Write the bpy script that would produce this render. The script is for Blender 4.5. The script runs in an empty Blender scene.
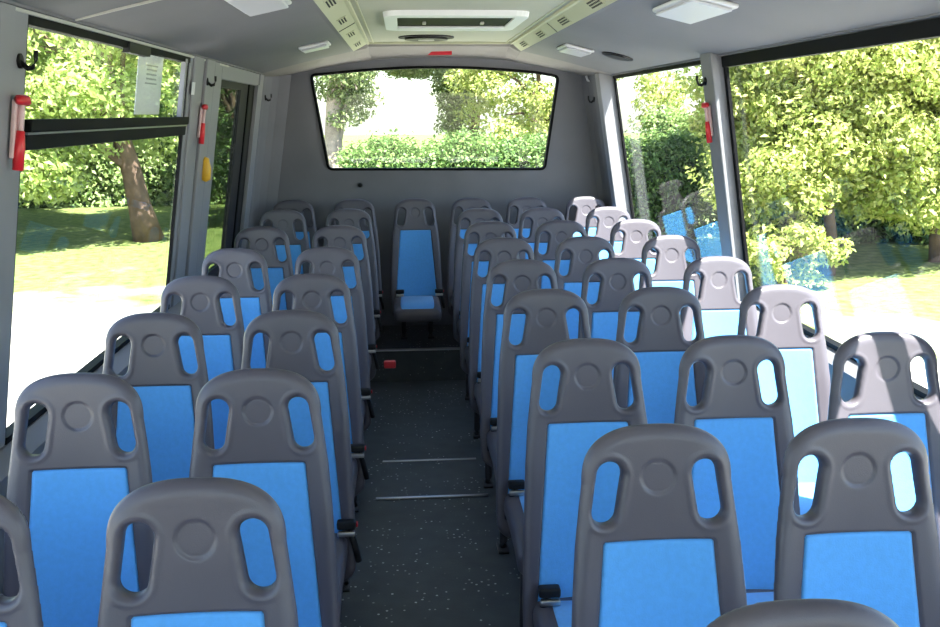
import bpy, bmesh, math, random
import numpy as np
from mathutils import Vector, Matrix
C = bpy.context.scene.collection
ZC = 2.4                      # the lens is 2.4 m above the ground, 1.6 m above the bus floor
FL = -1.60                    # bus floor, relative to the lens height
# ------------------------------------------------------------------ materials
def mat(name, col, rough=.5, spec=.5, bump=0, bscale=200, var=0, vscale=8, metal=0, emit=None, estr=1):
    m = bpy.data.materials.new(name); m.use_nodes = True
    nt = m.node_tree; b = nt.nodes['Principled BSDF']
    b.inputs['Base Color'].default_value = (*col, 1); b.inputs['Roughness'].default_value = rough
    b.inputs['Specular IOR Level'].default_value = spec; b.inputs['Metallic'].default_value = metal
    tc = nt.nodes.new('ShaderNodeTexCoord')
    if var:
        n = nt.nodes.new('ShaderNodeTexNoise'); n.inputs['Scale'].default_value = vscale; n.inputs['Detail'].default_value = 6
        r = nt.nodes.new('ShaderNodeMapRange'); r.inputs['To Min'].default_value = 1-var; r.inputs['To Max'].default_value = 1+var
        r.inputs['From Min'].default_value = .3; r.inputs['From Max'].default_value = .7
        h = nt.nodes.new('ShaderNodeHueSaturation'); h.inputs['Color'].default_value = (*col, 1)
        nt.links.new(tc.outputs['Object'], n.inputs['Vector']); nt.links.new(n.outputs['Fac'], r.inputs['Value'])
        nt.links.new(r.outputs['Result'], h.inputs['Value']); nt.links.new(h.outputs['Color'], b.inputs['Base Color'])
    if bump:
        n = nt.nodes.new('ShaderNodeTexNoise'); n.inputs['Scale'].default_value = bscale; n.inputs['Detail'].default_value = 3
        bp = nt.nodes.new('ShaderNodeBump'); bp.inputs['Strength'].default_value = bump; bp.inputs['Distance'].default_value = .001
        nt.links.new(tc.outputs['Object'], n.inputs['Vector']); nt.links.new(n.outputs['Fac'], bp.inputs['Height'])
        nt.links.new(bp.outputs['Normal'], b.inputs['Normal'])
    if emit:
        b.inputs['Emission Color'].default_value = (*emit, 1); b.inputs['Emission Strength'].default_value = estr
    return m
M = {}
M['shell'] = mat('seat_plastic', (.096, .085, .103), .36, .6, .25, 500, .05, 6)
M['fabric'] = mat('blue_vinyl', (.10, .40, .85), .7, .5, .5, 350, .05, 90)
_b = M['fabric'].node_tree.nodes['Principled BSDF']; _b.inputs['Sheen Weight'].default_value = .35; _b.inputs['Sheen Roughness'].default_value = .5
M['black'] = mat('black_plastic', (.012, .012, .013), .5, .3)
M['rubber'] = mat('black_rubber', (.006, .006, .007), .6, .12)
M['chrome'] = mat('brushed_metal', (.55, .55, .56), .3, .5, metal=1)
M['legm'] = mat('seat_leg_metal', (.05, .05, .055), .45)
M['redp'] = mat('red_plastic', (.62, .02, .03), .35)
M['pink'] = mat('hammer_head', (.65, .45, .45), .4)
M['yellow'] = mat('yellow_plastic', (.75, .42, .02), .4)
M['wall'] = mat('wall_plastic', (.20, .20, .215), .6, .4, .3, 300, .06, 3)
M['rear'] = mat('rear_wall_carpet', (.19, .19, .21), .9, .2, .6, 500, .06, 4)
M['ceil'] = mat('ceiling_panel', (.42, .42, .33), .6, .4, .2, 250, .04, 3)
M['ceilg'] = mat('ceiling_side_panel', (.165, .16, .17), .65, .35, .2, 250, .04, 3)
M['duct'] = mat('duct_panel', (.50, .50, .34), .55, .4, .1, 250)
M['header'] = mat('rear_header', (.27, .25, .235), .7, .3, .3, 300)
M['pillar'] = mat('pillar_plastic', (.24, .24, .26), .5, .45, .2, 300)
M['seam'] = mat('light_edge_trim', (.5, .49, .45), .5)
M['dark'] = mat('dark_door_frame', (.025, .023, .025), .6, .25)
M['white'] = mat('white_plastic', (.75, .75, .76), .35)
M['lens'] = mat('lamp_diffuser', (.6, .6, .63), .3)
M['paper'] = mat('white_paper', (.7, .7, .72), .7, .3)
M['ink'] = mat('printed_ink', (.35, .35, .38), .8)
M['bark'] = mat('bark', (.13, .085, .065), .9, .2, .8, 30, .35, 6)
M['palebark'] = mat('pale_bark', (.30, .24, .20), .9, .2, .8, 30, .3, 6)
M['skin'] = mat('bus_body_paint', (.5, .5, .52), .4)

def floor_mat():
    m = mat('aisle_floor_vinyl', (.075, .085, .092), .5, .4, .5, 120, .15, 12)
    nt = m.node_tree; b = nt.nodes['Principled BSDF']; src = b.inputs['Base Color'].links[0].from_socket
    tc = nt.nodes.new('ShaderNodeTexCoord')
    v = nt.nodes.new('ShaderNodeTexVoronoi'); v.inputs['Scale'].default_value = 48
    lt = nt.nodes.new('ShaderNodeMath'); lt.operation = 'LESS_THAN'; lt.inputs[1].default_value = .2
    wn = nt.nodes.new('ShaderNodeSeparateColor')
    gt = nt.nodes.new('ShaderNodeMath'); gt.operation = 'GREATER_THAN'; gt.inputs[1].default_value = .5
    n = nt.nodes.new('ShaderNodeTexNoise'); n.inputs['Scale'].default_value = 3.5; n.inputs['Detail'].default_value = 4
    g2 = nt.nodes.new('ShaderNodeMath'); g2.operation = 'GREATER_THAN'; g2.inputs[1].default_value = .46
    a = nt.nodes.new('ShaderNodeMath'); a.operation = 'MULTIPLY'; a2 = nt.nodes.new('ShaderNodeMath'); a2.operation = 'MULTIPLY'
    sc = nt.nodes.new('ShaderNodeMath'); sc.operation = 'MULTIPLY'
    mx = nt.nodes.new('ShaderNodeMix'); mx.data_type = 'RGBA'; mx.inputs['B'].default_value = (.75, .78, .78, 1)
    L = nt.links.new
    L(tc.outputs['Object'], v.inputs['Vector']); L(tc.outputs['Object'], n.inputs['Vector'])
    L(v.outputs['Distance'], lt.inputs[0]); L(v.outputs['Color'], wn.inputs[0]); L(wn.outputs[0], gt.inputs[0])
    L(n.outputs['Fac'], g2.inputs[0]); L(lt.outputs[0], a.inputs[0]); L(gt.outputs[0], a.inputs[1])
    L(a.outputs[0], a2.inputs[0]); L(g2.outputs[0], a2.inputs[1])
    L(a2.outputs[0], sc.inputs[0]); L(wn.outputs[1], sc.inputs[1])
    L(sc.outputs[0], mx.inputs['Factor']); L(src, mx.inputs['A']); L(mx.outputs['Result'], b.inputs['Base Color'])
    return m
M['floor'] = floor_mat()

def glass_mat(name, tint=(.93, .96, .95), haze=0.0):
    m = bpy.data.materials.new(name); m.use_nodes = True; nt = m.node_tree; nt.nodes.clear(); L = nt.links.new
    o = nt.nodes.new('ShaderNodeOutputMaterial'); t = nt.nodes.new('ShaderNodeBsdfTransparent'); t.inputs[0].default_value = (*tint, 1)
    g = nt.nodes.new('ShaderNodeBsdfGlossy'); g.inputs['Roughness'].default_value = .01
    lw = nt.nodes.new('ShaderNodeLayerWeight'); lw.inputs[0].default_value = .5
    p = nt.nodes.new('ShaderNodeMath'); p.operation = 'POWER'; p.inputs[1].default_value = 5
    mr = nt.nodes.new('ShaderNodeMapRange'); mr.inputs['To Min'].default_value = .03; mr.inputs['To Max'].default_value = .5
    mx = nt.nodes.new('ShaderNodeMixShader')
    L(lw.outputs['Facing'], p.inputs[0]); L(p.outputs[0], mr.inputs['Value']); L(mr.outputs[0], mx.inputs[0])
    L(t.outputs[0], mx.inputs[1]); L(g.outputs[0], mx.inputs[2]); L(mx.outputs[0], o.inputs[0])
    return m
M['glass'] = glass_mat('window_glass')
M['doorglass'] = glass_mat('tinted_door_glass', (.5, .56, .5))

def leaf_mat(name, c1, c2, c3, trans=.45):
    m = bpy.data.materials.new(name); m.use_nodes = True; nt = m.node_tree; nt.nodes.clear(); L = nt.links.new
    o = nt.nodes.new('ShaderNodeOutputMaterial'); g = nt.nodes.new('ShaderNodeNewGeometry')
    cr = nt.nodes.new('ShaderNodeValToRGB'); cr.color_ramp.elements[0].color = (*c1, 1); cr.color_ramp.elements[1].color = (*c3, 1)
    e = cr.color_ramp.elements.new(.5); e.color = (*c2, 1)
    d = nt.nodes.new('ShaderNodeBsdfPrincipled'); d.inputs['Roughness'].default_value = .5; d.inputs['Specular IOR Level'].default_value = .3
    t = nt.nodes.new('ShaderNodeBsdfTranslucent'); mx = nt.nodes.new('ShaderNodeMixShader'); mx.inputs[0].default_value = trans
    L(g.outputs['Random Per Island'], cr.inputs[0]); L(cr.outputs[0], d.inputs['Base Color']); L(cr.outputs[0], t.inputs[0])
    L(d.outputs[0], mx.inputs[1]); L(t.outputs[0], mx.inputs[2]); L(mx.outputs[0], o.inputs[0])
    return m
M['leaf_l'] = leaf_mat('maple_leaves', (.28, .38, .09), (.42, .52, .16), (.56, .62, .28))
M['leaf_y'] = leaf_mat('yellow_green_leaves', (.30, .38, .09), (.44, .50, .15), (.64, .62, .26))
M['leaf_h'] = leaf_mat('hedge_leaves', (.05, .11, .025), (.11, .20, .05), (.26, .36, .12), .3)
M['leaf_c'] = leaf_mat('conifer_leaves', (.10, .15, .06), (.20, .26, .10), (.34, .38, .18), .3)
M['leaf_m'] = leaf_mat('pale_hedge_leaves', (.12, .20, .06), (.26, .36, .12), (.46, .54, .26), .35)
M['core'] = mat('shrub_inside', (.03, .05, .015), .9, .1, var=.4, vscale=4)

def ground_mat():
    m = bpy.data.materials.new('lawn_and_gravel'); m.use_nodes = True; nt = m.node_tree; L = nt.links.new
    b = nt.nodes['Principled BSDF']; b.inputs['Roughness'].default_value = .9; b.inputs['Specular IOR Level'].default_value = .1
    tc = nt.nodes.new('ShaderNodeTexCoord')
    def noise(s, d=5):
        n = nt.nodes.new('ShaderNodeTexNoise'); n.inputs['Scale'].default_value = s; n.inputs['Detail'].default_value = d
        L(tc.outputs['Object'], n.inputs['Vector']); return n
    n1 = noise(6, 8); cr = nt.nodes.new('ShaderNodeValToRGB')
    cr.color_ramp.elements[0].position = .35; cr.color_ramp.elements[0].color = (.085, .13, .035, 1)
    cr.color_ramp.elements[1].position = .65; cr.color_ramp.elements[1].color = (.20, .23, .08, 1)
    L(n1.outputs['Fac'], cr.inputs[0])
    n2 = noise(30, 4); cg = nt.nodes.new('ShaderNodeValToRGB')
    cg.color_ramp.elements[0].color = (.34, .32, .28, 1); cg.color_ramp.elements[1].color = (.55, .53, .49, 1); L(n2.outputs['Fac'], cg.inputs[0])
    sx = nt.nodes.new('ShaderNodeSeparateXYZ'); L(tc.outputs['Object'], sx.inputs[0])
    n3 = noise(.55, 6)
    # gravel yard: a soft-edged patch of ground around the bus, up to y = 12
    ad = nt.nodes.new('ShaderNodeMath'); ad.operation = 'MULTIPLY_ADD'; ad.inputs[1].default_value = 9; L(n3.outputs['Fac'], ad.inputs[0]); xx = nt.nodes.new('ShaderNodeMath'); xx.operation = 'MULTIPLY_ADD'; xx.inputs[1].default_value = .35; L(sx.outputs[0], xx.inputs[0]); L(sx.outputs[1], xx.inputs[2]); L(xx.outputs[0], ad.inputs[2])
    mr = nt.nodes.new('ShaderNodeMapRange'); mr.inputs['From Min'].default_value = 14.4; mr.inputs['From Max'].default_value = 16.4; L(ad.outputs[0], mr.inputs['Value'])
    mx = nt.nodes.new('ShaderNodeMix'); mx.data_type = 'RGBA'
    L(mr.outputs[0], mx.inputs['Factor']); L(cg.outputs[0], mx.inputs['A']); L(cr.outputs[0], mx.inputs['B']); L(mx.outputs['Result'], b.inputs['Base Color'])
    bp = nt.nodes.new('ShaderNodeBump'); bp.inputs['Strength'].default_value = .6; bp.inputs['Distance'].default_value = .05
    L(n1.outputs['Fac'], bp.inputs['Height']); L(bp.outputs['Normal'], b.inputs['Normal'])
    return m
M['ground'] = ground_mat()

# ------------------------------------------------------------------ helpers
def mk(name, V, F, m, parent=None, smooth=False, loc=(0, 0, 0)):
    me = bpy.data.meshes.new(name); me.from_pydata([tuple(v) for v in V], [], [tuple(f) for f in F])
    ms = m if isinstance(m, (list, tuple)) else [m]
    for x in ms: me.materials.append(x)
    if smooth: me.polygons.foreach_set('use_smooth', [True]*len(me.polygons))
    me.update(); o = bpy.data.objects.new(name, me); C.objects.link(o); o.location = loc
    if parent: o.parent = parent
    return o
class MB:
    """collects shapes of one mesh"""
    def __init__(s): s.V = []; s.F = []
    def add(s, V, F):
        n = len(s.V); s.V += [tuple(v) for v in V]; s.F += [tuple(i+n for i in f) for f in F]; return s
    def hexa(s, P):           # 8 points: bottom ring 0-3, top ring 4-7
        return s.add(P, [(3, 2, 1, 0), (4, 5, 6, 7), (0, 1, 5, 4), (1, 2, 6, 5), (2, 3, 7, 6), (3, 0, 4, 7)])
    def box(s, x0, x1, y0, y1, z0, z1):
        return s.hexa([(x0, y0, z0), (x1, y0, z0), (x1, y1, z0), (x0, y1, z0), (x0, y0, z1), (x1, y0, z1), (x1, y1, z1), (x0, y1, z1)])
    def prism(s, poly, y0, y1):            # polygon in XZ pushed along Y
        n = len(poly); V = [(x, y0, z) for x, z in poly] + [(x, y1, z) for x, z in poly]
        return s.add(V, [tuple(range(n)), tuple(range(2*n-1, n-1, -1))] + [(i, i+n, (i+1) % n+n, (i+1) % n) for i in range(n)])
    def tube(s, pts, r, n=10, caps=True):
        pts = [Vector(p) for p in pts]; V = []; F = []; rr = r if isinstance(r, (list, tuple)) else [r]*len(pts)
        for i, p in enumerate(pts):
            d = (pts[min(i+1, len(pts)-1)]-pts[max(i-1, 0)]).normalized()
            a = d.cross(Vector((0, 0, 1)) if abs(d.z) < .9 else Vector((1, 0, 0))).normalized(); b = d.cross(a)
            for k in range(n):
                t = 2*math.pi*k/n; V.append(p+(a*math.cos(t)+b*math.sin(t))*rr[i])
        for i in range(len(pts)-1):
            for k in range(n): F.append((i*n+k, i*n+(k+1) % n, (i+1)*n+(k+1) % n, (i+1)*n+k))
        if caps: F += [tuple(range(n-1, -1, -1)), tuple(range((len(pts)-1)*n, len(pts)*n))]
        return s.add(V, F)
    def build(s, name, m, parent=None, smooth=False, loc=(0, 0, 0), bevel=0, seg=2):
        o = mk(name, s.V, s.F, m, parent, smooth, loc)
        bm = bmesh.new(); bm.from_mesh(o.data); bmesh.ops.recalc_face_normals(bm, faces=bm.faces)
        if bevel: bmesh.ops.bevel(bm, geom=list(bm.edges), offset=bevel, segments=seg, profile=.5, affect='EDGES', clamp_overlap=True)
        bm.to_mesh(o.data); bm.free()
        if bevel or smooth:
            o.data.polygons.foreach_set('use_smooth', [True]*len(o.data.polygons))
            md = o.modifiers.new('wn', 'WEIGHTED_NORMAL'); md.keep_sharp = True
        return o
def empty(name, loc, parent=None):
    o = bpy.data.objects.new(name, None); C.objects.link(o); o.location = loc; o.empty_display_size = .1
    if parent: o.parent = parent
    return o
def tag(o, label=None, cat=None, group=None, kind=None):
    if label: o['label'] = label
    if cat: o['category'] = cat
    if group: o['group'] = group
    if kind: o['kind'] = kind
    return o
def copy_tree(o, parent=None):
    c = o.copy(); C.objects.link(c)
    if parent: c.parent = parent
    for ch in [x for x in bpy.data.objects if x.parent == o]: copy_tree(ch, c)
    return c

# ------------------------------------------------------------------ plates from a signed distance (rounded edges, holes)
def plate(sdf, bounds, cell, front, back, place):
    x0, x1, s0, s1 = bounds; nx = int(round((x1-x0)/cell)); ns = int(round((s1-s0)/cell))
    X, S = np.meshgrid(np.linspace(x0, x1, nx+1), np.linspace(s0, s1, ns+1), indexing='ij')
    cx = (X[:-1, :-1]+X[1:, 1:])/2; cs = (S[:-1, :-1]+S[1:, 1:])/2
    keep = sdf(cx.ravel(), cs.ravel()).reshape(cx.shape) < 0
    idx = np.arange((nx+1)*(ns+1)).reshape(nx+1, ns+1)
    I, J = np.nonzero(keep)
    q = np.stack([idx[I, J], idx[I+1, J], idx[I+1, J+1], idx[I, J+1]], 1)
    used = np.unique(q); rem = -np.ones(idx.size, int); rem[used] = np.arange(len(used)); q = rem[q]
    px = X.ravel()[used].copy(); ps = S.ravel()[used].copy()
    e = np.concatenate([q[:, [0, 1]], q[:, [1, 2]], q[:, [2, 3]], q[:, [3, 0]]])
    key = np.sort(e, 1); k = key[:, 0]*len(used)+key[:, 1]; _, inv, cnt = np.unique(k, return_inverse=True, return_counts=True)
    be = e[cnt[inv] == 1]; bv = np.unique(be)
    for _ in range(4):
        h = 1e-4; x, s = px[bv], ps[bv]; d = sdf(x, s); gx = (sdf(x+h, s)-sdf(x-h, s))/(2*h); gs = (sdf(x, s+h)-sdf(x, s-h))/(2*h)
        g = np.maximum(np.hypot(gx, gs), .3); px[bv] = x-d*gx/g**2; ps[bv] = s-d*gs/g**2
    isb = np.zeros(len(used), bool); isb[bv] = True
    for _ in range(3):
        ax = np.zeros(len(used)); as_ = np.zeros(len(used)); c = np.zeros(len(used))
        for a, b in ((0, 1), (1, 2), (2, 3), (3, 0)):
            for u, v in ((a, b), (b, a)):
                np.add.at(ax, q[:, u], px[q[:, v]]); np.add.at(as_, q[:, u], ps[q[:, v]]); np.add.at(c, q[:, u], 1)
        px = np.where(isb, px, .5*px+.5*ax/c); ps = np.where(isb, ps, .5*ps+.5*as_/c)
    n = len(used); V = np.concatenate([place(px, ps, front(px, ps)), place(px, ps, back(px, ps))])
    F = [tuple(r) for r in q.tolist()]+[tuple(r[::-1]) for r in (q+n).tolist()]+[(b, a, a+n, b+n) for a, b in be.tolist()]
    return V, F
def seg_cap(x, s, ax, as_, bx, bs, r0, r1):
    t = np.clip(((x-ax)*(bx-ax)+(s-as_)*(bs-as_))/((bx-ax)**2+(bs-as_)**2), 0, 1)
    return np.hypot(x-ax-t*(bx-ax), s-as_-t*(bs-as_))-(r0+t*(r1-r0))
HS = [0, .10, .15, .21, .30, .45, .62, .70, .78]; HW = [.132, .132, .1385, .146, .153, .160, .166, .165, .160]
def hw(s):
    s = np.asarray(s, float); w = np.interp(s, HS, HW)
    t = np.clip(1-s/.10, 0, 1); w = w*np.power(np.clip(1-np.power(t, 2.6), 0, 1), 1/2.6)
    t = np.clip((s-.72)/.06, 0, 1); return w*np.sqrt(np.clip(1-(.8*t)**2, 0, 1))
_s = np.concatenate([.10*(1-np.cos(np.linspace(0, math.pi/2, 40))), np.linspace(.105, .78, 60)])
_P = np.concatenate([np.stack([hw(_s), _s], 1), np.stack([-hw(_s[::-1]), _s[::-1]], 1)])
def poly_sdf(P):
    A = P; B = np.roll(P, -1, 0); D = B-A; LL = np.maximum((D**2).sum(1), 1e-12)
    def f(x, s):
        out = np.empty(len(x))
        for i in range(0, len(x), 4000):
            xx = x[i:i+4000, None]; ss = s[i:i+4000, None]
            t = np.clip(((xx-A[:, 0])*D[:, 0]+(ss-A[:, 1])*D[:, 1])/LL, 0, 1)
            d = np.sqrt(((xx-A[:, 0]-t*D[:, 0])**2+(ss-A[:, 1]-t*D[:, 1])**2).min(1))
            c = ((A[:, 1] > ss) != (B[:, 1] > ss)) & (xx < A[:, 0]+D[:, 0]*(ss-A[:, 1])/np.where(abs(D[:, 1]) < 1e-12, 1e-12, D[:, 1]))
            out[i:i+4000] = np.where(c.sum(1) % 2 == 1, -d, d)
        return out
    return f
outer = poly_sdf(_P)
def holes(x, s):
    return np.minimum(seg_cap(x, s, -.084, .085, -.094, .150, .0230, .0225), seg_cap(x, s, .084, .085, .094, .150, .0230, .0225))
PT, PB = .202, .628
def trap(m=0.0):              # the blue panel's outline, grown by m
    a, b = .097+m, .130+m; t, u = PT-m, PB+m; r = .0035
    return poly_sdf(np.array([(-a+r, t), (a-r, t), (a, t+r), (b, u-r), (b-r, u), (-b+r, u), (-b, u-r), (-a, t+r)]))
pan = trap(.0015)
def edge(d, R, H): t = np.clip(1-d/R, 0, 1); return H*(1-np.sqrt(np.clip(1-t*t, 0, 1)))
def sm(x): x = np.clip(x, 0, 1); return x*x*(3-2*x)
T = .036
def s_front(x, s):
    d = -outer(x, s); h = holes(x, s)
    z = T/2-edge(d, .026, .0165)-edge(np.maximum(h, 0), .009, .009)+.0015*np.exp(-((h-.011)/.004)**2)*sm((d-.012)/.01)
    z = z-.0065*sm(-pan(x, s)/.004+.5)
    r = np.hypot(x, (s-.090)); z = z-.0030*sm((.0285-r)/.003+.5)-.0014*np.exp(-((r-.0285)/.0022)**2)
    return z
def s_back(x, s):
    d = -outer(x, s); h = holes(x, s); return -T/2+edge(d, .02, .0155)+edge(np.maximum(h, 0), .010, .008)
REC = math.radians(9.5); HT = 1.072
def place_back(x, s, z):
    wing = .8*x*x*sm((s-.05)/.3)+.35*x*x; z = z+wing-.008*np.sin(np.clip(s/.6, 0, 1)*math.pi)
    y = -s*math.sin(REC)-z*math.cos(REC); zz = HT-s*math.cos(REC)+z*math.sin(REC)
    return np.stack([x, y, zz], 1)
def sdf_shell(x, s): return np.maximum(outer(x, s), -holes(x, s))
shellV, shellF = plate(sdf_shell, (-.180, .180, -.012, .792), .0033, s_front, s_back, place_back)
tr0 = trap(0)
def p_front(x, s): d = -tr0(x, s); return T/2-.0015-edge(d, .006, .004)
def p_back(x, s): return np.full(len(x), T/2-.0068)
panV, panF = plate(tr0, (-.135, .135, PT-.006, PB+.006), .0045, p_front, p_back, place_back)

# ------------------------------------------------------------------ the seat
def seat_pad(hx, y0, y1, z0, z1, droop, r):
    """rounded cushion slab, y1 at the back, y0 at the front edge"""
    bm = bmesh.new(); bmesh.ops.create_cube(bm, size=1)
    for v in bm.verts: v.co = Vector((v.co.x*2*hx, (y0+y1)/2+v.co.y*(y1-y0), (z0+z1)/2+v.co.z*(z1-z0)))
    bmesh.ops.bevel(bm, geom=list(bm.edges), offset=r, segments=4, profile=.5, affect='EDGES')
    bmesh.ops.subdivide_edges(bm, edges=[e for e in bm.edges if abs(e.verts[0].co.y-e.verts[1].co.y) > .15], cuts=8)
    for v in bm.verts:
        t = (y1-v.co.y)/(y1-y0); v.co.z -= droop*max(0, t-.7)**2/.09; v.co.z += .012*math.sin(min(t, 1)*math.pi*.9)
    me = bpy.data.meshes.new('pad'); bm.to_mesh(me); bm.free(); V = [v.co.copy() for v in me.vertices]; F = [tuple(p.vertices) for p in me.polygons]
    bpy.data.meshes.remove(me); return V, F
def make_seat(back_row=False):
    e = empty('bus_seat', (0, 0, 0))
    b = mk('backrest', shellV, shellF, M['shell'], e, True)
    mk('back_panel', panV, panF, M['fabric'], e, True)
    V, F = seat_pad(.143, -.505, -.085, .385, .460, .02, .026); mk('seat_shell', V, F, M['shell'], e, True)
    V, F = seat_pad(.104, -.490, -.135, .435, .466, .022, .012); mk('seat_cushion', V, F, M['fabric'], e, True)
    z0 = .20 if back_row else 0
    for sx in (-.085, .085):
        mb = MB(); mb.tube([(sx, -.17, z0+.012), (sx, -.20, z0+.05), (sx, -.24, .392)], .016, 10)
        mb.box(sx-.02, sx+.02, -.21, -.13, z0, z0+.012); mb.tube([(sx, -.40, .392), (sx, -.12, .392)], .012, 8)
        mb.build('leg', M['legm'], e, True)
    for sx, nm in ((.142, 0), (-.105, 1)):
        mb = MB(); mb.box(sx-.026, sx+.026, -.168, -.138, .486, .510)
        bk = mb.build('belt_buckle', M['black'], e, bevel=.006); bk['label'] = 'black seat belt buckle at the fold of the seat'
        mb = MB(); mb.box(sx-.024, sx+.024, -.176, -.160, .470, .485); mb.build('metal_tongue', M['chrome'], bk, bevel=.004)
        if nm == 0:
            mb = MB(); mb.box(sx+.0265, sx+.031, -.162, -.144, .492, .504); mb.build('release_button', M['redp'], bk, bevel=.002)
        mb = MB(); P = [(sx+.030*(1 if nm == 0 else -1)*f, -.150-.012*math.sin(f*3), .488-.10*f*f) for f in np.linspace(0, 1, 8)]
        mb.tube(P, [.009]*8, 8); mb.build('belt_strap', M['black'], e, True)
    return e
CX = {'L1': -.691, 'L2': -.319, 'M': .066, 'R1': .427, 'R2': .784, 'R3': 1.167}
YR = [.903, 1.496, 2.119, 2.759, 3.346, 3.963, 4.592, 5.231]; YL = [1.317, 1.920, 2.522, 3.114, 3.761, 4.502, 5.300]; YB = 5.898
DY = -.004
colname = {'L1': 'beside the left windows', 'L2': 'on the left edge of the aisle', 'R1': 'on the right edge of the aisle', 'R2': 'in the middle right-hand column'}
ordn = ['nearest the camera', 'second from the camera', 'third from the camera', 'fourth from the camera', 'fifth from the camera', 'sixth from the camera', 'seventh from the camera']
seat = make_seat(); seatB = make_seat(True); used = {id(seat): False, id(seatB): False}
def put(src, x, y, label, group):
    o = copy_tree(src) if used[id(src)] else src
    used[id(src)] = True; o.location = (x, y+DY, ZC+FL); tag(o, label, 'seat', group); return o
for c in ('L1', 'L2'):
    for i, y in enumerate(YL):
        put(seat, CX[c], y, 'blue and grey seat %s, %s' % (colname[c], ordn[i] if i < 6 else 'last before the back row'), 'seats left of the aisle')
for c in ('R1', 'R2', 'R3'):
    ys = list(enumerate(YR))
    if c != 'R1': ys = ys[1:] if c == 'R2' else ys[2:]
    for k, (i, y) in enumerate(ys):
        pos = 'last before the back row' if i == 7 else ordn[k]
        if c == 'R3':
            st = {2: 'with two sun stripes', 3: 'with a pale sunlit headrest', 4: 'sunlit with a dark left edge', 5: 'lit down its middle', 6: 'mostly in sun', 7: 'with a pale right half'}[i]
            lb = 'seat beside the right windows %s, %s' % (st, pos)
        else: lb = 'blue and grey seat %s, %s' % (colname[c], pos)
        if i == 0: lb = 'seat with only its grey rounded top showing at the bottom photo edge'
        put(seat, CX[c], y, lb, 'seats right of the aisle')
red = [o for o in bpy.data.objects if o.get('label', '').startswith('blue and grey seat on the left edge of the aisle, sixth')][0]
MB().box(.205, .262, -.225, -.195, .405, .440).build('loose_belt_end', M['redp'], red, bevel=.006)['label'] = 'red seat belt end sticking out into the aisle'
bl = {'L1': 'back row bus seat in the left corner of the rear wall', 'L2': 'back row bus seat, second from the left corner', 'M': 'back row bus seat facing down the aisle, its blue panel fully in view',
      'R1': 'back row bus seat just right of the one facing the aisle', 'R2': 'back row bus seat second from the right corner, shaded', 'R3': 'back row bus seat in the right corner, half sunlit'}
for c, l in bl.items(): put(seatB, CX[c]+(-.01 if c == 'L1' else 0), YB, l, 'seats of the back row')

# ------------------------------------------------------------------ the body of the bus
def XL(z): return -.842-.16*(.24-z)
def XR(z): return 1.300+.165*(.215-z)
def lbox(mb, side, y0, y1, z0, z1, o0, o1):
    """box following a leaning side wall; o = how far into the bus"""
    X = (lambda z, o: XL(z)+o) if side == 'L' else (lambda z, o: XR(z)-o)
    P = []
    for z in (z0, z1): P += [(X(z, o0), y0, z), (X(z, o1), y0, z), (X(z, o1), y1, z), (X(z, o0), y1, z)]
    return mb.hexa(P)
O = (0, 0, ZC); Y0, Y1 = -1.7, 6.08
SILL, TOP = -.80, .235
def struct(name, mb, m, parent=None, **k):
    o = mb.build(name, m, parent, loc=(O if parent is None else (0, 0, 0)), **k)
    if parent is None: o['kind'] = 'structure'
    return o
struct('floor', MB().box(-1.25, 1.72, Y0, Y1+.06, FL-.08, FL), M['floor'])
# step of the back row
struct('trim_1', MB().box(-1.05, 1.55, 5.42, 6.10, FL, FL+.20), M['floor'])
struct('trim_2', MB().box(-.30, .50, 5.405, 5.445, FL+.196, FL+.204), M['chrome'], bevel=.002)
# ceiling: cross-section pushed along the bus, then lofted down to the rear wall
SEC = [(-.90, .215), (-.845, .232), (-.70, .270), (-.55, .306), (-.30, .361), (-.282, .362), (-.205, .404), (-.194, .413), (.0, .416), (.23, .417), (.46, .416), (.655, .413), (.667, .404), (.718, .363), (.736, .361), (.974, .305), (1.13, .265), (1.285, .226), (1.315, .219)]
RSEC = [(-.90, .19), (-.80, .225), (-.66, .255), (-.52, .285), (-.33, .315), (-.28, .320), (-.20, .328), (-.19, .331), (0, .345), (.23, .350), (.46, .345), (.65, .331), (.665, .328), (.72, .320), (.74, .316), (.95, .280), (1.08, .255), (1.20, .225), (1.315, .195)]
n = len(SEC); V = []; F = []; MI = []
ys = [Y0, 5.70]; rows = [[(x, Y0, z) for x, z in SEC], [(x, 5.70, z) for x, z in SEC]]
for t in (.06, .25, .5, .75, 1.0):
    rows.append([(a[0]*(1-t)+b[0]*t, 5.70+.40*t, a[1]*(1-t)+b[1]*t - .045*math.sin(t*math.pi)*(1 if t > .05 else 0)*(.0 if 1 else 0)+(-.018 if t == .06 and 5 < k < 13 else 0)) for k, (a, b) in enumerate(zip(SEC, RSEC))])
for r in rows: V += r
for j in range(len(rows)-1):
    for k in range(n-1):
        F.append((j*n+k, j*n+k+1, (j+1)*n+k+1, (j+1)*n+k))
        MI.append(3 if j > 0 else (0 if 7 <= k < 11 else 2 if 5 <= k < 7 or 11 <= k < 13 else 1))
base = len(V)   # roof skin above
V += [(-.90, Y0, .58), (1.20, Y0, .58), (1.20, Y1+.06, .58), (-.90, Y1+.06, .58)]
F += [(base+3, base+2, base+1, base)]; MI += [1]
lastrow = (len(rows)-1)*n
F += [tuple([base]+[k for k in range(n)]+[base+1]), tuple([base+2]+[lastrow+k for k in range(n-1, -1, -1)]+[base+3]),
      tuple([base, base+3]+[j*n for j in range(len(rows)-1, -1, -1)]), tuple([base+2, base+1]+[j*n+n-1 for j in range(len(rows))])]
MI += [1]*4
ce = mk('ceiling', V, F, [M['ceil'], M['ceilg'], M['duct'], M['header']], loc=O); ce.data.polygons.foreach_set('material_index', MI); ce['kind'] = 'structure'
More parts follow.
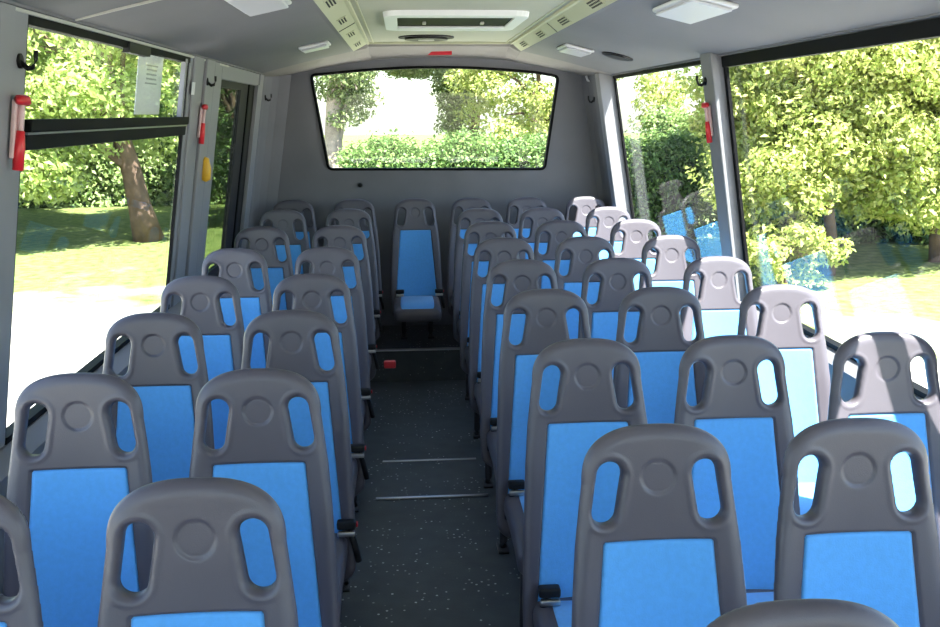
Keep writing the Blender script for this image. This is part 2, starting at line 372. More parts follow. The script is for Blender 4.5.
# ridges along the centre panel and the ducts
mb = MB()
for x, z in ((-.196, .411), (.657, .411)): mb.box(x-.008, x+.008, Y0, 5.69, z-.010, z+.004)
for x, z in ((-.165, .414), (.626, .414)): mb.box(x-.004, x+.004, Y0, 5.69, z-.005, z+.004)
mb.box(-.19, .65, 5.675, 5.70, .403, .418)
struct('trim_3', mb, M['duct'], bevel=.002)
mb = MB()   # cross seams
for y in (2.50,): mb.hexa([(-.300, y, .358), (-.838, y, .231), (-.838, y+.008, .231), (-.300, y+.008, .358), (-.300, y, .363), (-.838, y, .237), (-.838, y+.008, .237), (-.300, y+.008, .363)])
struct('trim_4', mb, M['seam'])
mb = MB()
for x0, x1, z0, z1 in ((-.279, -.206, .3625, .4025), (.668, .716, .4020, .3630)):
    for y in (2.9, 4.36):
        mb.hexa([(x0, y, z0-.002), (x1, y, z1-.002), (x1, y+.006, z1-.002), (x0, y+.006, z0-.002), (x0, y, z0+.001), (x1, y, z1+.001), (x1, y+.006, z1+.001), (x0, y+.006, z0+.001)])
struct('trim_5', mb, M['dark'])
# side walls below the windows, with a sill ledge
mb = MB(); mb.prism([(XL(SILL)-.02, SILL), (XL(SILL)+.012, SILL), (XL(SILL)+.06, SILL-.03), (XL(-1.1)+.045, -1.1), (-1.09, FL), (-1.25, FL), (XL(-1)-.05, -1)], Y0, 4.54)
mb.prism([(XL(SILL)-.02, SILL), (XL(SILL)+.0, SILL), (-1.09, FL), (-1.25, FL)], 5.74, Y1)
struct('wall_left', mb, M['wall'])
mb = MB(); mb.prism([(XR(SILL)+.02, SILL), (XR(SILL)-.012, SILL), (XR(SILL)-.05, SILL-.03), (XR(-1.1)-.035, -1.1), (1.56, FL), (1.72, FL), (XR(-1)+.05, -1)], Y0, Y1)
struct('wall_right', mb, M['wall'])
# pillars (trims) and the rails over the windows
def pillar(no, side, y0, y1, m='pillar', o1=.02, z0=SILL, z1=.24, ribs=()):
    mb = MB(); lbox(mb, side, y0, y1, z0, z1, -.012, o1)
    for a, b, o in ribs: lbox(mb, side, a, b, z0, z1-.003, o1-.004, o)
    return struct('trim_%d' % no, mb, M[m], bevel=.008)
pillar(6, 'L', 2.08, 2.245, o1=.006, ribs=((2.08, 2.16, .012),))
pillar(7, 'L', 3.885, 4.56, o1=.004, z0=-1.55, ribs=((3.93, 4.10, .014), (4.15, 4.32, .018), (4.36, 4.46, .010)))
pillar(8, 'L', 5.70, 5.84, o1=.012, z0=FL)
pillar(9, 'R', 3.79, 3.93, o1=.048)
pillar(10, 'R', 1.95, 2.12, o1=.022)
pillar(11, 'R', 5.77, 5.87, o1=.095, z0=FL+.2)
pillar(12, 'L', Y0, -1.45); pillar(13, 'R', Y0, -1.45)
mb = MB()
for side, a in (('L', .262), ('R', .252)): lbox(mb, side, Y0, Y1, a-.03, a+.06, -.014, .02)
struct('trim_14', mb, M['ceilg'])
mb = MB(); lbox(mb, 'L', Y0, 4.70, .224, .234, -.002, .008); lbox(mb, 'R', Y0, 5.8, .217, .225, -.002, .004)
struct('trim_15', mb, M['seam'], bevel=.002)
# curved corner columns behind the side windows
def corner(no, pts, sl, z0, z1):
    V = []; F = []; k = len(pts); zs = (z0, z1)
    for z in zs: V += [(x+sl*(.24-z), y, z) for x, y in pts]
    F = [(i, i+1, i+1+k, i+k) for i in range(k-1)]+[(k-1, 0, k, 2*k-1), tuple(range(k-1, -1, -1)), tuple(range(k, 2*k))]
    o = MB().add(V, F); return struct('trim_%d' % no, o, M['rear'], smooth=False)
corner(16, [(-.858, 5.84), (-.83, 5.84), (-.822, 5.90), (-.80, 5.98), (-.765, 6.04), (-.70, 6.085), (-.70, 6.12), (-.858, 6.12)], -.16, FL, .26)
corner(17, [(1.312, 5.86), (1.212, 5.86), (1.210, 5.92), (1.205, 5.99), (1.19, 6.05), (1.16, 6.085), (1.16, 6.12), (1.312, 6.12)], .165, FL+.2, .24)

def rounded(pts, r, k=6):
    out = []; m_ = len(pts)
    for i in range(m_):
        p = Vector(pts[i]); a = (Vector(pts[i-1])-p); b = (Vector(pts[(i+1) % m_])-p); q = min(r, a.length/2.1, b.length/2.1)
        A = p+a.normalized()*q; B = p+b.normalized()*q
        for j in range(k+1): t = j/k; out.append(tuple(A*(1-t)**2+p*2*t*(1-t)+B*t*t))
    return out
def ring(poly0, poly1, axis_y0, axis_y1):     # frame between two equal-count outlines, XZ plane
    n = len(poly0); V = [(x, y, z) for y in (axis_y0, axis_y1) for P in (poly0, poly1) for x, z in P]; F = []
    for i in range(n):
        j = (i+1) % n; F += [(i, j, n+j, n+i), (2*n+i, 3*n+i, 3*n+j, 2*n+j), (n+i, n+j, 3*n+j, 3*n+i), (i, 2*n+i, 2*n+j, j)]
    return V, F
# rear wall with its window opening
arch = [(-.582+(1.017+.582)*t, .243+.052*math.sin(math.pi*t)**.9 if 0 < t < 1 else (.248 if t == 0 else .234)) for t in np.linspace(0, 1, 13)]
hole = rounded([(-.492, -.356)]+[tuple(a) for a in arch]+[(.933, -.368)], .035, 4)
cx, cz = .22, -.06
def to_rect(p, x0, x1, z0, z1):
    dx, dz = p[0]-cx, p[1]-cz; t = min((x1-cx)/dx if dx > 0 else (x0-cx)/dx if dx < 0 else 1e9, (z1-cz)/dz if dz > 0 else (z0-cz)/dz if dz < 0 else 1e9)
    return (cx+dx*t, cz+dz*t)
outr = [to_rect(p, -1.24, 1.70, FL, .56) for p in hole]
for cxx, czz in ((-1.24, FL), (1.70, FL), (1.70, .56), (-1.24, .56)):
    k = min(range(len(outr)), key=lambda i: (outr[i][0]-cxx)**2+(outr[i][1]-czz)**2); outr[k] = (cxx, czz)
outr = [(min(max(x, XL(z)-.015), XR(z)+.015), z) for x, z in outr]
V, F = ring(outr, hole, 6.09, 6.15); struct('wall_rear', MB().add(V, F), M['rear'])
def scale_poly(P, d):
    c = (cx, cz); out = []; n = len(P)
    for i in range(n):
        a = Vector(P[i-1]); b = Vector(P[(i+1) % n]); t = (b-a).normalized(); nn = Vector((t.y, -t.x))
        if nn.dot(Vector(P[i])-Vector(c)) < 0: nn = -nn
        out.append(tuple(Vector(P[i])+nn*d))
    return out
w = empty('window_6', (0, 0, ZC)); w['kind'] = 'structure'
V, F = ring(scale_poly(hole, .003), scale_poly(hole, -.013), 6.082, 6.13); MB().add(V, F).build('window_frame', M['rubber'], w)
pg = scale_poly(hole, -.010); n_ = len(pg)
MB().prism(pg, 6.118, 6.122).build('pane', M['glass'], w)
# side windows
def window(no, side, y0, y1, zb=SILL, zt=.235, top=.012, fr=.028, slide=None, extra=()):
    w = empty('window_%d' % no, (0, 0, ZC)); w['kind'] = 'structure'
    mb = MB(); a, b = -.026, .004
    lbox(mb, side, y0, y1, zt-top-.02, zt, a, b); lbox(mb, side, y0, y1, zb, zb+.018, a, b+.004)
    lbox(mb, side, y0, y0+fr, zb, zt, -.014, 0); lbox(mb, side, y1-fr, y1, zb, zt, -.012, 0)
    for e0, e1 in extra: lbox(mb, side, e0, e1, zb, zt, a, b)
    mb.build('window_frame', M['rubber'], w)
    mb = MB(); lbox(mb, side, y0+.01, y1-.01, zb+.01, zt-.01, -.016, -.012); mb.build('pane', M['glass'], w)
    if slide:
        mb = MB(); lbox(mb, side, y0+.01, y1-.01, slide-.030, slide, -.03, .022); lbox(mb, side, y0+.01, y1-.01, slide-.072, slide-.036, -.03, .012)
        o = mb.build('sliding_rail', M['rubber'], w, bevel=.003)
        mb = MB(); lbox(mb, side, y0+.01, y1-.01, slide-.036, slide-.031, -.01, .014); mb.build('rail_seam', M['chrome'], w)
        mb = MB(); lbox(mb, side, y1-.085, y1-.055, slide, zt-.02, -.012, .006); mb.build('sliding_pane_edge', M['pillar'], w)
    return w
window(1, 'L', -1.45, 2.08, slide=-.008)
window(2, 'L', 2.245, 3.885, fr=.014, slide=-.008)
window(3, 'R', -1.45, 1.95, top=.025, extra=((1.825, 1.868),))
window(4, 'R', 2.12, 3.79, top=.038, fr=.03)
window(5, 'R', 3.93, 5.77, top=.012, fr=.025)
# door on the left
d = empty('door_1', (0, 0, ZC)); d['kind'] = 'structure'
mb = MB(); lbox(mb, 'L', 4.56, 5.70, .165, .235, -.03, .004); lbox(mb, 'L', 4.56, 4.585, FL, .17, -.03, .0); lbox(mb, 'L', 5.655, 5.70, FL, .17, -.03, .012)
mb.build('door_frame', M['pillar'], d, bevel=.004)
mb = MB(); o0, o1 = -.034, -.010
lbox(mb, 'L', 4.585, 5.655, FL, SILL, o0, o1); lbox(mb, 'L', 4.585, 4.60, SILL, .17, o0, o1); lbox(mb, 'L', 5.20, 5.655, SILL, .17, o0, o1); lbox(mb, 'L', 4.60, 5.20, .13, .17, o0, o1)
mb.build('door_leaf', M['dark'], d)
mb = MB(); lbox(mb, 'L', 4.59, 5.21, SILL-.01, .14, -.022, -.018); mb.build('door_glass', M['doorglass'], d)
mb = MB(); lbox(mb, 'L', 5.42, 5.45, SILL, .17, o1, o1+.008); lbox(mb, 'L', 5.60, 5.655, FL, .17, o1, -.012); mb.build('door_seal', M['rubber'], d)
# front of the bus, behind the camera
mb = MB(); mb.box(-1.25, 1.72, Y0-.06, Y0, FL, -.72); mb.box(-1.25, 1.72, Y0-.06, Y0, .30, .6); struct('wall_front', mb, M['wall'])
w = empty('window_7', (0, 0, ZC)); w['kind'] = 'structure'
MB().box(-1.0, 1.45, Y0-.03, Y0-.025, -.72, .30).build('pane', M['glass'], w)
mb = MB(); mb.box(-1.25, -.95, Y0-.06, Y0, -.72, .30); mb.box(1.42, 1.72, Y0-.06, Y0, -.72, .30); struct('trim_18', mb, M['pillar'])

# ------------------------------------------------------------------ fittings
def W(x, y, z): return (x, y, ZC+z)
# floor hatch
h = empty('floor_hatch', W(.093, 3.88, FL)); tag(h, 'rectangular hatch with light metal edge strips in the aisle floor', 'hatch')
MB().box(-.225, .225, -.205, .205, .0005, .004).build('hatch_plate', M['floor'], h)
MB().box(-.24, .24, -.222, -.205, .0005, .008).build('edge_strip', M['chrome'], h, bevel=.002)
MB().box(-.22, .22, .205, .219, .0005, .008).build('edge_strip', M['chrome'], h, bevel=.002)
# ceiling lamps
def slope_frame(x, side):
    if side == 'L': t = (x+.30)/(-.55+.30); z = .361+(.306-.361)*t; a = math.atan2(.361-.306, .25)
    else: t = (x-.736)/(.974-.736); z = .361+(.305-.361)*t; a = -math.atan2(.361-.305, .238)
    return z, -a if side == 'L' else -a
def lamp(x, y, side, wx, ly, label):
    z = {'L': .361-.22*(-.30-x), 'R': .361-.2353*(x-.736)}[side]; ang = math.atan(.22) if side == 'L' else -math.atan(.2353)
    e = empty('ceiling_lamp', W(x, y, z)); e.rotation_euler = (0, -ang, 0) ; tag(e, label, 'lamp', 'square ceiling lamps')
    MB().box(-wx/2, wx/2, -ly/2, ly/2, -.014, .0).build('lamp_housing', M['white'], e, bevel=.006)
    MB().box(-wx/2+.012, wx/2-.012, -ly/2+.014, ly/2-.014, -.024, -.0145).build('lamp_diffuser', M['lens'], e, bevel=.004)
    return e
lamp(-.415, 2.86, 'L', .15, .42, 'pale square lamp on the left ceiling panel, near the top edge of the photo')
lamp(-.425, 4.75, 'L', .15, .17, 'flat white lamp on the left ceiling panel close to the rear wall')
lamp(.905, 2.93, 'R', .15, .42, 'cream square lamp on the right ceiling panel, near the top edge of the photo')
lamp(.895, 4.87, 'R', .15, .28, 'flat white lamp on the right ceiling panel close to the rear wall')
# air vents in the ducts
def vent(side, y, label):
    if side == 'L': x, z, ang = -.243, .3835, math.atan2(.042, .077)
    else: x, z, ang = .693, .3835, -math.atan2(.041, .051)
    e = empty('air_vent', W(x, y, z)); e.rotation_euler = (0, -ang, 0); tag(e, label, 'vent', 'slotted vents in the ceiling ducts')
    MB().box(-.022, .022, -.10, .10, -.0035, .0).build('vent_plate', M['duct'], e, bevel=.001)
    mb = MB()
    for i in range(3):
        for j in range(8): mb.box(-.016+i*.012, -.009+i*.012, -.085+j*.0225, -.070+j*.0225, -.0045, -.0030)
    mb.build('vent_slots', M['dark'], e)
for side, sd in (('L', 'left'), ('R', 'right')):
    for y, w_ in zip((3.40, 4.05, 4.72, 5.38), ('farthest from the rear wall', 'third from the rear wall', 'second from the rear wall', 'nearest the rear wall')):
        vent(side, y, 'small slotted air vent in the %s ceiling duct, %s' % (sd, w_))
# roof hatch
e = empty('roof_hatch', W(.235, 4.33, .416)); tag(e, 'white framed roof hatch with a dark opening in the centre of the ceiling', 'hatch')
def rr(x0, x1, y0, y1, r): return rounded([(x0, y0), (x1, y0), (x1, y1), (x0, y1)], r, 6)
A, B_ = rr(-.31, .31, -.37, .37, .09), rr(-.25, .25, -.27, .27, .02)
n_ = len(A); V = [(x, y, z) for z, P in ((0.002, A), (-.022, [(a*.985, b*.985) for a, b in A]), (-.022, B_), (0.002, B_)) for x, y in P]; F = []
for l in range(3):
    for i in range(n_): F.append((l*n_+i, l*n_+(i+1) % n_, (l+1)*n_+(i+1) % n_, (l+1)*n_+i))
MB().add(V, F).build('hatch_frame', M['white'], e)
MB().box(-.255, .255, -.275, .275, -.016, -.013).build('hatch_opening', M['rubber'], e)
MB().box(-.25, .25, .16, .27, -.026, -.016).build('hatch_inner_rail', M['white'], e, bevel=.004)
for sx in (-.13, .13): MB().box(sx-.008, sx+.008, -.05, .0, -.026, -.016).build('latch', M['chrome'], e, bevel=.002)
# oval speaker and red notice
def disc(mb, rx, ry, z0, z1, k=32):
    P = [(rx*math.cos(2*math.pi*i/k), ry*math.sin(2*math.pi*i/k)) for i in range(k)]
    return mb.add([(x, y, z) for z in (z0, z1) for x, y in P], [tuple(range(k-1, -1, -1)), tuple(range(k, 2*k))]+[(i, (i+1) % k, (i+1) % k+k, i+k) for i in range(k)])
e = empty('ceiling_speaker', W(.14, 5.33, .416)); tag(e, 'black round speaker in the ceiling just behind the roof hatch', 'speaker')
disc(MB(), .155, .155, -.006, .001).build('rim', M['dark'], e); disc(MB(), .12, .12, -.016, -.006).build('grille', M['black'], e)
disc(MB(), .045, .04, -.020, -.016).build('centre_cap', M['seam'], e)
tag(MB().hexa([(-.075, -.0, -.006), (.075, 0, -.004), (.075, .003, -.004), (-.075, .003, -.006), (-.05, -.02, .012), (.075, -.02, .016), (.075, -.017, .018), (-.05, -.017, .014)]).build('warning_sticker', M['redp'], loc=W(.235, 5.865, .356)), 'red notice sticker above the middle of the rear window', 'sticker')
# dark oval fitting at the right slope
e = empty('ceiling_grille', W(1.082, 4.72, .277)); e.rotation_euler = (0, math.atan(.256), 0); tag(e, 'dark oval grille on the right ceiling slope above the rear side window', 'grille')
disc(MB(), .078, .10, -.006, .002).build('grille_rim', M['dark'], e); disc(MB(), .064, .085, -.010, -.006).build('grille_face', M['black'], e)
tag(MB().tube([(0, 0, 0), (.012, 0, -.03), (.03, 0, -.035)], .007).build('corner_clip', M['white'], smooth=True, loc=W(1.18, 6.03, .232)), 'small white clip in the top right corner of the rear wall', 'clip')
tag(MB().tube([(0, 0, 0), (0, -.02, 0)], [.015, .011], 16).build('wall_knob', M['black'], smooth=True, loc=W(-.287, 6.09, -.455)), 'small black round knob on the rear wall below the rear window', 'knob')
# coat hooks
def hook(side, y, z, label, off=.022):
    X = XL(z)+off if side == 'L' else XR(z)-off; s = 1 if side == 'L' else -1
    e = empty('coat_hook', W(X, y, z)); e.scale = (.62, .8, .75); tag(e, label, 'hook', 'black coat hooks')
    mb = MB(); disc(mb, .016, .022, 0, .012, 20); V = [(s*v[2], v[0], v[1]) for v in mb.V]
    MB().add(V, mb.F).build('hook_plate', M['black'], e)
    mb = MB(); mb.tube([(s*.008, 0, -.005), (s*.03, -.0, -.022), (s*.05, 0, -.018), (s*.062, 0, .004), (s*.064, 0, .03)], [.009, .009, .008, .007, .008], 10)
    mb.build('hook_arm', M['black'], e, True)
hook('L', 2.20, .120, 'black coat hook on the nearest left pillar above the red hammer', .006)
hook('L', 4.17, .140, 'black coat hook on the left pillar in front of the door', .016)
hook('L', 5.89, .10, 'small black coat hook behind the door, next to the rear wall')
hook('R', 3.88, .125, 'black coat hook on the pillar between the two right windows', .048)
hook('R', 5.90, .08, 'small black coat hook at the rear corner beside the last right window', .11)
# emergency hammers
def hammer(side, y, z, off, label, sc=1.0):
    X = XL(z)+off if side == 'L' else XR(z)-off; s = 1 if side == 'L' else -1
    e = empty('emergency_hammer', W(X, y, z)); e.rotation_euler = (0, -.16 if side == 'R' else .16, 0); e.scale = (sc,)*3; tag(e, label, 'hammer', 'red emergency hammers')
    mb = MB(); mb.box(s*.002 if s > 0 else -.012, s*.012 if s > 0 else -.002, -.018, .018, -.075, .055); mb.build('holder', M['pink'], e, bevel=.003)
    MB().tube([(s*.018, -.002, -.10), (s*.018, -.002, -.05), (s*.018, 0, -.012)], [.012, .0125, .009], 12).build('handle', M['redp'], e, True)
    MB().tube([(s*.018, 0, -.012), (s*.018, .0, .045)], .007, 10).build('shaft', M['pink'], e, True)
    MB().tube([(s*.018, -.028, .054), (s*.018, -.018, .056), (s*.018, .018, .056), (s*.018, .032, .050)], [.003, .011, .012, .008], 12).build('hammer_head', M['redp'], e, True)
hammer('L', 2.165, -.018, .014, 'red emergency hammer on the nearest left pillar at the photo edge')
hammer('L', 4.09, -.02, .016, 'red emergency hammer on the left pillar in front of the door')
hammer('R', 3.86, -.025, .05, 'red emergency hammer on the pillar between the two right windows')
# yellow release, label, paper, stickers
e = MB(); e.tube([(0, 0, -.055), (.004, 0, -.045), (.006, 0, 0), (.004, 0, .045), (0, 0, .055)], [.006, .022, .026, .022, .006], 12)
tag(e.build('release_knob', M['yellow'], smooth=True, loc=W(XL(-.24)+.020, 4.27, -.24)), 'yellow half-round release knob on the pillar before the door', 'knob')
def onwin(name, m, y0, y1, z0, z1, o0, o1, label, cat):
    mb = MB(); lbox(mb, 'L', y0, y1, z0, z1, o0, o1); xm = sum(v[0] for v in mb.V)/8; ym = (y0+y1)/2; zm = (z0+z1)/2
    mb.V = [(x-xm, y-ym, z-zm) for x, y, z in mb.V]; o = mb.build(name, m, loc=W(xm, ym, zm)); tag(o, label, cat); return o, (xm, ym, zm)
p, c_ = onwin('paper_notice', M['paper'], 3.22, 3.54, .002, .205, -.0165, -.0150, 'white paper sheet stuck on the upper pane of the left window', 'notice')
mb = MB()
for zz in (.12, .135, .15): lbox(mb, 'L', 3.33, 3.46, zz, zz+.006, -.0150, -.0142)
lbox(mb, 'L', 3.32, 3.47, .105, .110, -.0150, -.0142); lbox(mb, 'L', 3.32, 3.47, .165, .170, -.0150, -.0142)
mb.V = [(x-c_[0], y-c_[1], z-c_[2]) for x, y, z in mb.V]; mb.build('printed_lines', M['ink'], p)
onwin('window_catch', M['black'], 3.02, 3.26, .190, .222, -.01, .012, 'dark plastic catch under the top edge of the left window beside the paper sheet', 'catch')
onwin('white_sticker', M['paper'], 3.90, 3.955, .08, .13, .0150, .0160, 'small white square sticker on the left pillar by the window edge', 'sticker')

# ------------------------------------------------------------------ outdoors
def soup(name, P, N, size, m, parent, seed, up=.5, asp=.5):
    """leaves: one small folded blade per point, all in one crown mesh"""
    rg = np.random.default_rng(seed); n = len(P)
    nn = N*.6+rg.normal(size=(n, 3))*.55; nn[:, 2] += up; nn /= np.linalg.norm(nn, axis=1)[:, None]
    a = np.cross(nn, rg.normal(size=(n, 3))); a /= np.linalg.norm(a, axis=1)[:, None]; b = np.cross(nn, a)
    L = (size*rg.uniform(.6, 1.3, n))[:, None]; Wd = L*asp
    fold = nn*L*.18
    V = np.stack([P-a*L*.5, P+b*Wd*.5+fold-a*L*.08, P+a*L*.5, P-b*Wd*.5+fold-a*L*.08], 1).reshape(-1, 3)
    me = bpy.data.meshes.new(name); me.vertices.add(4*n); me.vertices.foreach_set('co', V.ravel())
    me.loops.add(4*n); me.loops.foreach_set('vertex_index', np.arange(4*n)); me.polygons.add(n)
    me.polygons.foreach_set('loop_start', np.arange(0, 4*n, 4)); me.materials.append(m); me.update(); me.validate()
    o = bpy.data.objects.new(name, me); C.objects.link(o)
    if parent: o.parent = parent
    return o
def crown_pts(c, r, n, clumps, seed, cr=.5, shell=.75):
    rg = np.random.default_rng(seed); u = rg.normal(size=(clumps, 3)); u /= np.linalg.norm(u, axis=1)[:, None]
    rad = 1-(1-shell)*rg.uniform(0, 1.8, clumps); cc = np.array(c)+u*np.array(r)*rad[:, None]
    k = rg.integers(0, clumps, n); w = rg.normal(size=(n, 3)); w /= np.linalg.norm(w, axis=1)[:, None]
    P = cc[k]+w*(cr*rg.uniform(.3, 1.0, n)**.6)[:, None]*np.array([1, 1, .7]); return P, w
def limbs(base, top, r, seed, c, R, nb=9):
    rnd = random.Random(seed); mb = MB(); b = Vector(base); t = Vector(top); P = []
    for i in range(7):
        f = i/6; P.append(b.lerp(t, f)+Vector((rnd.uniform(-.06, .06), rnd.uniform(-.06, .06), 0))*(0 < i))
    mb.tube(P, [r*(1.25 if i == 0 else 1-.11*i) for i in range(7)], 10)
    for k in range(nb):
        s = P[2+k % 5]; a = rnd.uniform(0, 6.28); q = Vector(c)+Vector((R[0]*math.cos(a)*.7, R[1]*math.sin(a)*.7, R[2]*rnd.uniform(-.5, .6)))
        m_ = s.lerp(q, .5)+Vector((0, 0, .15)); mb.tube([s, s.lerp(m_, .5), m_, q], [r*.42, r*.3, r*.2, r*.06], 7)
    return mb
def tree(name, base, top, r, c, R, n, clumps, size, m, seed, label, cr=.5, cat='tree', group=None, shell=.75, extra=None, nb=9):
    e = empty(name, (base[0], base[1], 0)); tag(e, label, cat, group); o = Vector((base[0], base[1], 0))
    b = Vector(base)-o; mb = limbs(b, Vector(top)-o, r, seed, Vector(c)-o, R, nb)
    mb.build('trunk', M['palebark' if name == 'conifer_tree' else 'bark'], e, True)
    P, N = crown_pts(np.array(c)-np.array(o), R, n, clumps, seed, cr, shell)
    if extra is not None:
        for (c2, R2, n2, k2) in extra:
            P2, N2 = crown_pts(np.array(c2)-np.array(o), R2, n2, k2, seed+7, cr, shell); P = np.concatenate([P, P2]); N = np.concatenate([N, N2])
    keep = P[:, 2] > .05
    soup('foliage', P[keep], N[keep], size, m, e, seed)
    return e
def hedge(name, x0, y0, x1, y1, h, th, n, size, m, seed, label, cat='hedge', wob=.25):
    L = math.hypot(x1-x0, y1-y0); a = math.atan2(y1-y0, x1-x0); e = empty(name, (x0, y0, 0)); e.rotation_euler = (0, 0, a); tag(e, label, cat)
    rg = np.random.default_rng(seed)
    def hh(u): return h+wob*(np.sin(u*1.7+seed)+.6*np.sin(u*4.1+1.3*seed))*.5
    u = rg.uniform(0, L, n); side = rg.uniform(0, 1, n); z = rg.uniform(0, 1, n); y = np.zeros(n); N = np.zeros((n, 3)); H = hh(u)
    f = side < .42; b = (side >= .42) & (side < .62); t = side >= .62
    y[f] = -th/2; N[f, 1] = -1; y[b] = th/2; N[b, 1] = 1; y[t] = rg.uniform(-th/2, th/2, t.sum()); N[t, 2] = 1
    Z = z*H; Z[t] = H[t]; P = np.stack([u, y, Z], 1)+rg.normal(size=(n, 3))*np.array([.1, .13, .10])+ (np.sin(u*5+Z*6)*.07)[:, None]*N
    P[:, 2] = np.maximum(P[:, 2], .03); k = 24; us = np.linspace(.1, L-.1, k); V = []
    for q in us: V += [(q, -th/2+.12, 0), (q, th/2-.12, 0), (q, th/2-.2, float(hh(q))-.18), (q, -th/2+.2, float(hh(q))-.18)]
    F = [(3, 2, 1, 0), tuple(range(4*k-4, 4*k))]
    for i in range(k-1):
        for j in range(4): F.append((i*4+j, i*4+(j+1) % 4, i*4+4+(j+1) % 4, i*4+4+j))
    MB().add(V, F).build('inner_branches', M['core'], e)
    soup('foliage', P, N, size, m, e, seed); return e
g = MB().box(-70, 70, -40, 110, -.2, 0).build('ground', M['ground']); tag(g, kind='structure')
# left
tree('maple_tree', (-5.0, 18.3, 0), (-5.6, 18.0, 4.2), .24, (-6.3, 18.6, 4.6), (3.6, 3.0, 3.0), 45000, 260, .15, M['leaf_l'], 3, 'bright leafy tree with a leaning trunk seen through the left window', .62, extra=[((-7.2, 17.4, 1.9), (1.5, 1.6, .9), 9000, 46)])
tree('maple_tree', (-10.5, 21.5, 0), (-10.3, 21.5, 3.6), .22, (-10.2, 21.8, 3.9), (3.2, 2.8, 3.4), 34000, 190, .16, M['leaf_l'], 5, 'bright leafy tree at the far left, its crown reaching down behind the near pillar', .65)
tree('maple_tree', (-7.6, 28, 0), (-7.5, 28, 5.5), .25, (-7.4, 28, 5.2), (4.2, 3, 4.2), 26000, 150, .22, M['leaf_l'], 8, 'tall green tree behind the leaning tree, seen through the left window', .85)
tree('door_side_tree', (-3.6, 21, 0), (-3.7, 21, 4), .18, (-4.2, 21, 4.2), (1.7, 2.2, 3.6), 12000, 70, .18, M['leaf_h'], 9, 'dark green tree seen through the glass of the left door', .6)
hedge('ivy_hedge', -14.5, 25.5, -3.0, 26.5, 2.2, 1.2, 30000, .18, M['leaf_m'], 2, 'ivy covered hedge at the back of the lawn on the left')
# rear
tree('conifer_tree', (-1.16, 16.2, 0), (-1.15, 16.3, 4.6), .22, (-.98, 16.2, 3.32), (.60, .8, 1.1), 11000, 80, .075, M['leaf_c'], 12, 'tree with a thick pale trunk at the left side of the rear window', .26, nb=6)
tree('drooping_tree', (1.9, 21.5, 0), (1.3, 21.3, 5.0), .16, (.75, 21.2, 4.25), (1.7, 1.2, 1.0), 14000, 90, .10, M['leaf_c'], 13, 'dark tree with drooping branches at the top of the rear window', .34, extra=[((1.15, 21.2, 3.0), (.35, .6, 1.0), 5000, 40), ((.1, 21.2, 3.65), (.95, .8, .42), 6500, 46)])
tree('yellow_green_tree', (3.0, 19.8, 0), (2.9, 19.8, 3.2), .14, (2.9, 19.8, 2.9), (1.75, 1.4, 1.6), 20000, 120, .10, M['leaf_y'], 14, 'yellow-green tree filling the right half of the rear window', .38)
hedge('trimmed_hedge', -.95, 15.2, 5.0, 15.6, 1.80, 1.1, 42000, .08, M['leaf_h'], 4, 'dense green hedge along the bottom of the rear window', wob=.10)
# right
hedge('tall_hedge', 5.2, 19.0, 8.6, 16.9, 2.15, 1.2, 30000, .11, M['leaf_m'], 6, 'tall leafy hedge behind the lawn on the right', wob=.25)
tree('young_tree', (5.9, 21.2, 0), (5.85, 21.2, 2.9), .07, (5.85, 21.2, 2.75), (.7, .7, .95), 1500, 24, .12, M['leaf_y'], 21, 'young slender tree against the white sky in the rear right window', .3)
tree('yellow_green_tree', (7.3, 19.6, 0), (7.2, 19.6, 2.1), .12, (7.35, 19.4, 2.05), (1.3, 1.1, .75), 11000, 70, .11, M['leaf_y'], 22, 'rounded yellow-green tree beside the pillar in the rear right window', .36)
tree('willow_like_tree', (6.3, 13.2, 0), (6.1, 13.2, 3.0), .10, (6.55, 13.5, 3.1), (2.4, 1.7, 1.9), 85000, 420, .095, M['leaf_y'], 23, 'big bushy yellow-green tree filling the near right window', .42, extra=[((5.3, 12.7, 1.75), (1.0, .8, .75), 9000, 60), ((7.4, 13.2, 1.6), (1.0, .8, .8), 8000, 50)])
tree('willow_like_tree', (8.6, 14.2, 0), (8.6, 14.2, 3.0), .10, (8.4, 14.6, 3.0), (2.0, 1.6, 2.2), 48000, 260, .10, M['leaf_y'], 24, 'second yellow-green tree at the right edge of the near right window', .42, extra=[((8.1, 13.7, 1.5), (1.7, .8, .8), 14000, 90)])
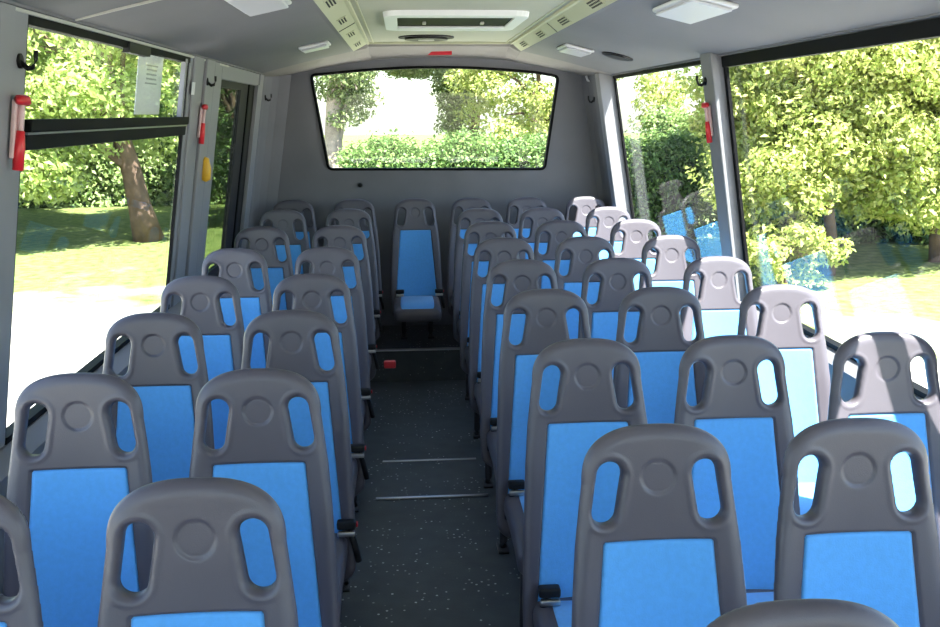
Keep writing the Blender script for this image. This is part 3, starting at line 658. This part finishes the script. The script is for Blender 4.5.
hedge('green_shrubbery', 8.9, 17.3, 13.5, 14.6, 1.9, 1.4, 16000, .14, M['leaf_h'], 7, 'dark green shrubs under the big tree in the near right window', 'shrub')
tree('low_bush', (5.15, 12.1, 0), (5.15, 12.1, .7), .03, (5.15, 12.1, .5), (.75, .6, .45), 3000, 30, .10, M['leaf_y'], 25, 'low loose bush on the lawn under the big right-hand tree', .22, 'bush')

# ------------------------------------------------------------------ light
w = bpy.data.worlds.new('sky'); bpy.context.scene.world = w; w.use_nodes = True; nt = w.node_tree
sky = nt.nodes.new('ShaderNodeTexSky'); sky.sky_type = 'NISHITA'; sky.sun_disc = False
sky.sun_elevation = math.radians(65); sky.sun_rotation = math.radians(150); sky.air_density = 1.0; sky.dust_density = 1.0; sky.ozone_density = 1
bg = nt.nodes['Background']; nt.links.new(sky.outputs[0], bg.inputs[0]); bg.inputs['Strength'].default_value = .5
sun = bpy.data.lights.new('sun', 'SUN'); sun.energy = 29; sun.angle = math.radians(.53); sun.color = (1, .95, .87)
so = bpy.data.objects.new('sun', sun); C.objects.link(so); dvec = Vector((.32, -.45, 1.0)).normalized()
so.rotation_euler = dvec.to_track_quat('Z', 'Y').to_euler(); so.location = (3, -6, 20)

# ------------------------------------------------------------------ camera
cam = bpy.data.cameras.new('camera'); co = bpy.data.objects.new('camera', cam); C.objects.link(co)
f = Vector((0.06864185, 0.97470798, -0.21267968)); r = Vector((0.99742792, -0.07145923, -0.00557919)); u = Vector((0.02063601, 0.21174969, 0.97710605))
co.matrix_world = Matrix(((r.x, u.x, -f.x, 0), (r.y, u.y, -f.y, 0), (r.z, u.z, -f.z, ZC), (0, 0, 0, 1)))
cam.sensor_width = 36; cam.lens = 36*920/940; cam.clip_start = .05; cam.clip_end = 300
sc = bpy.context.scene; sc.camera = co
sc.view_settings.view_transform = 'Standard'; sc.view_settings.look = 'None'; sc.view_settings.gamma = 1; sc.view_settings.exposure = .45
sc.cycles.use_denoising = True; sc.cycles.max_bounces = 10; sc.cycles.diffuse_bounces = 6; sc.cycles.transparent_max_bounces = 16
sc.cycles.sample_clamp_indirect = 8
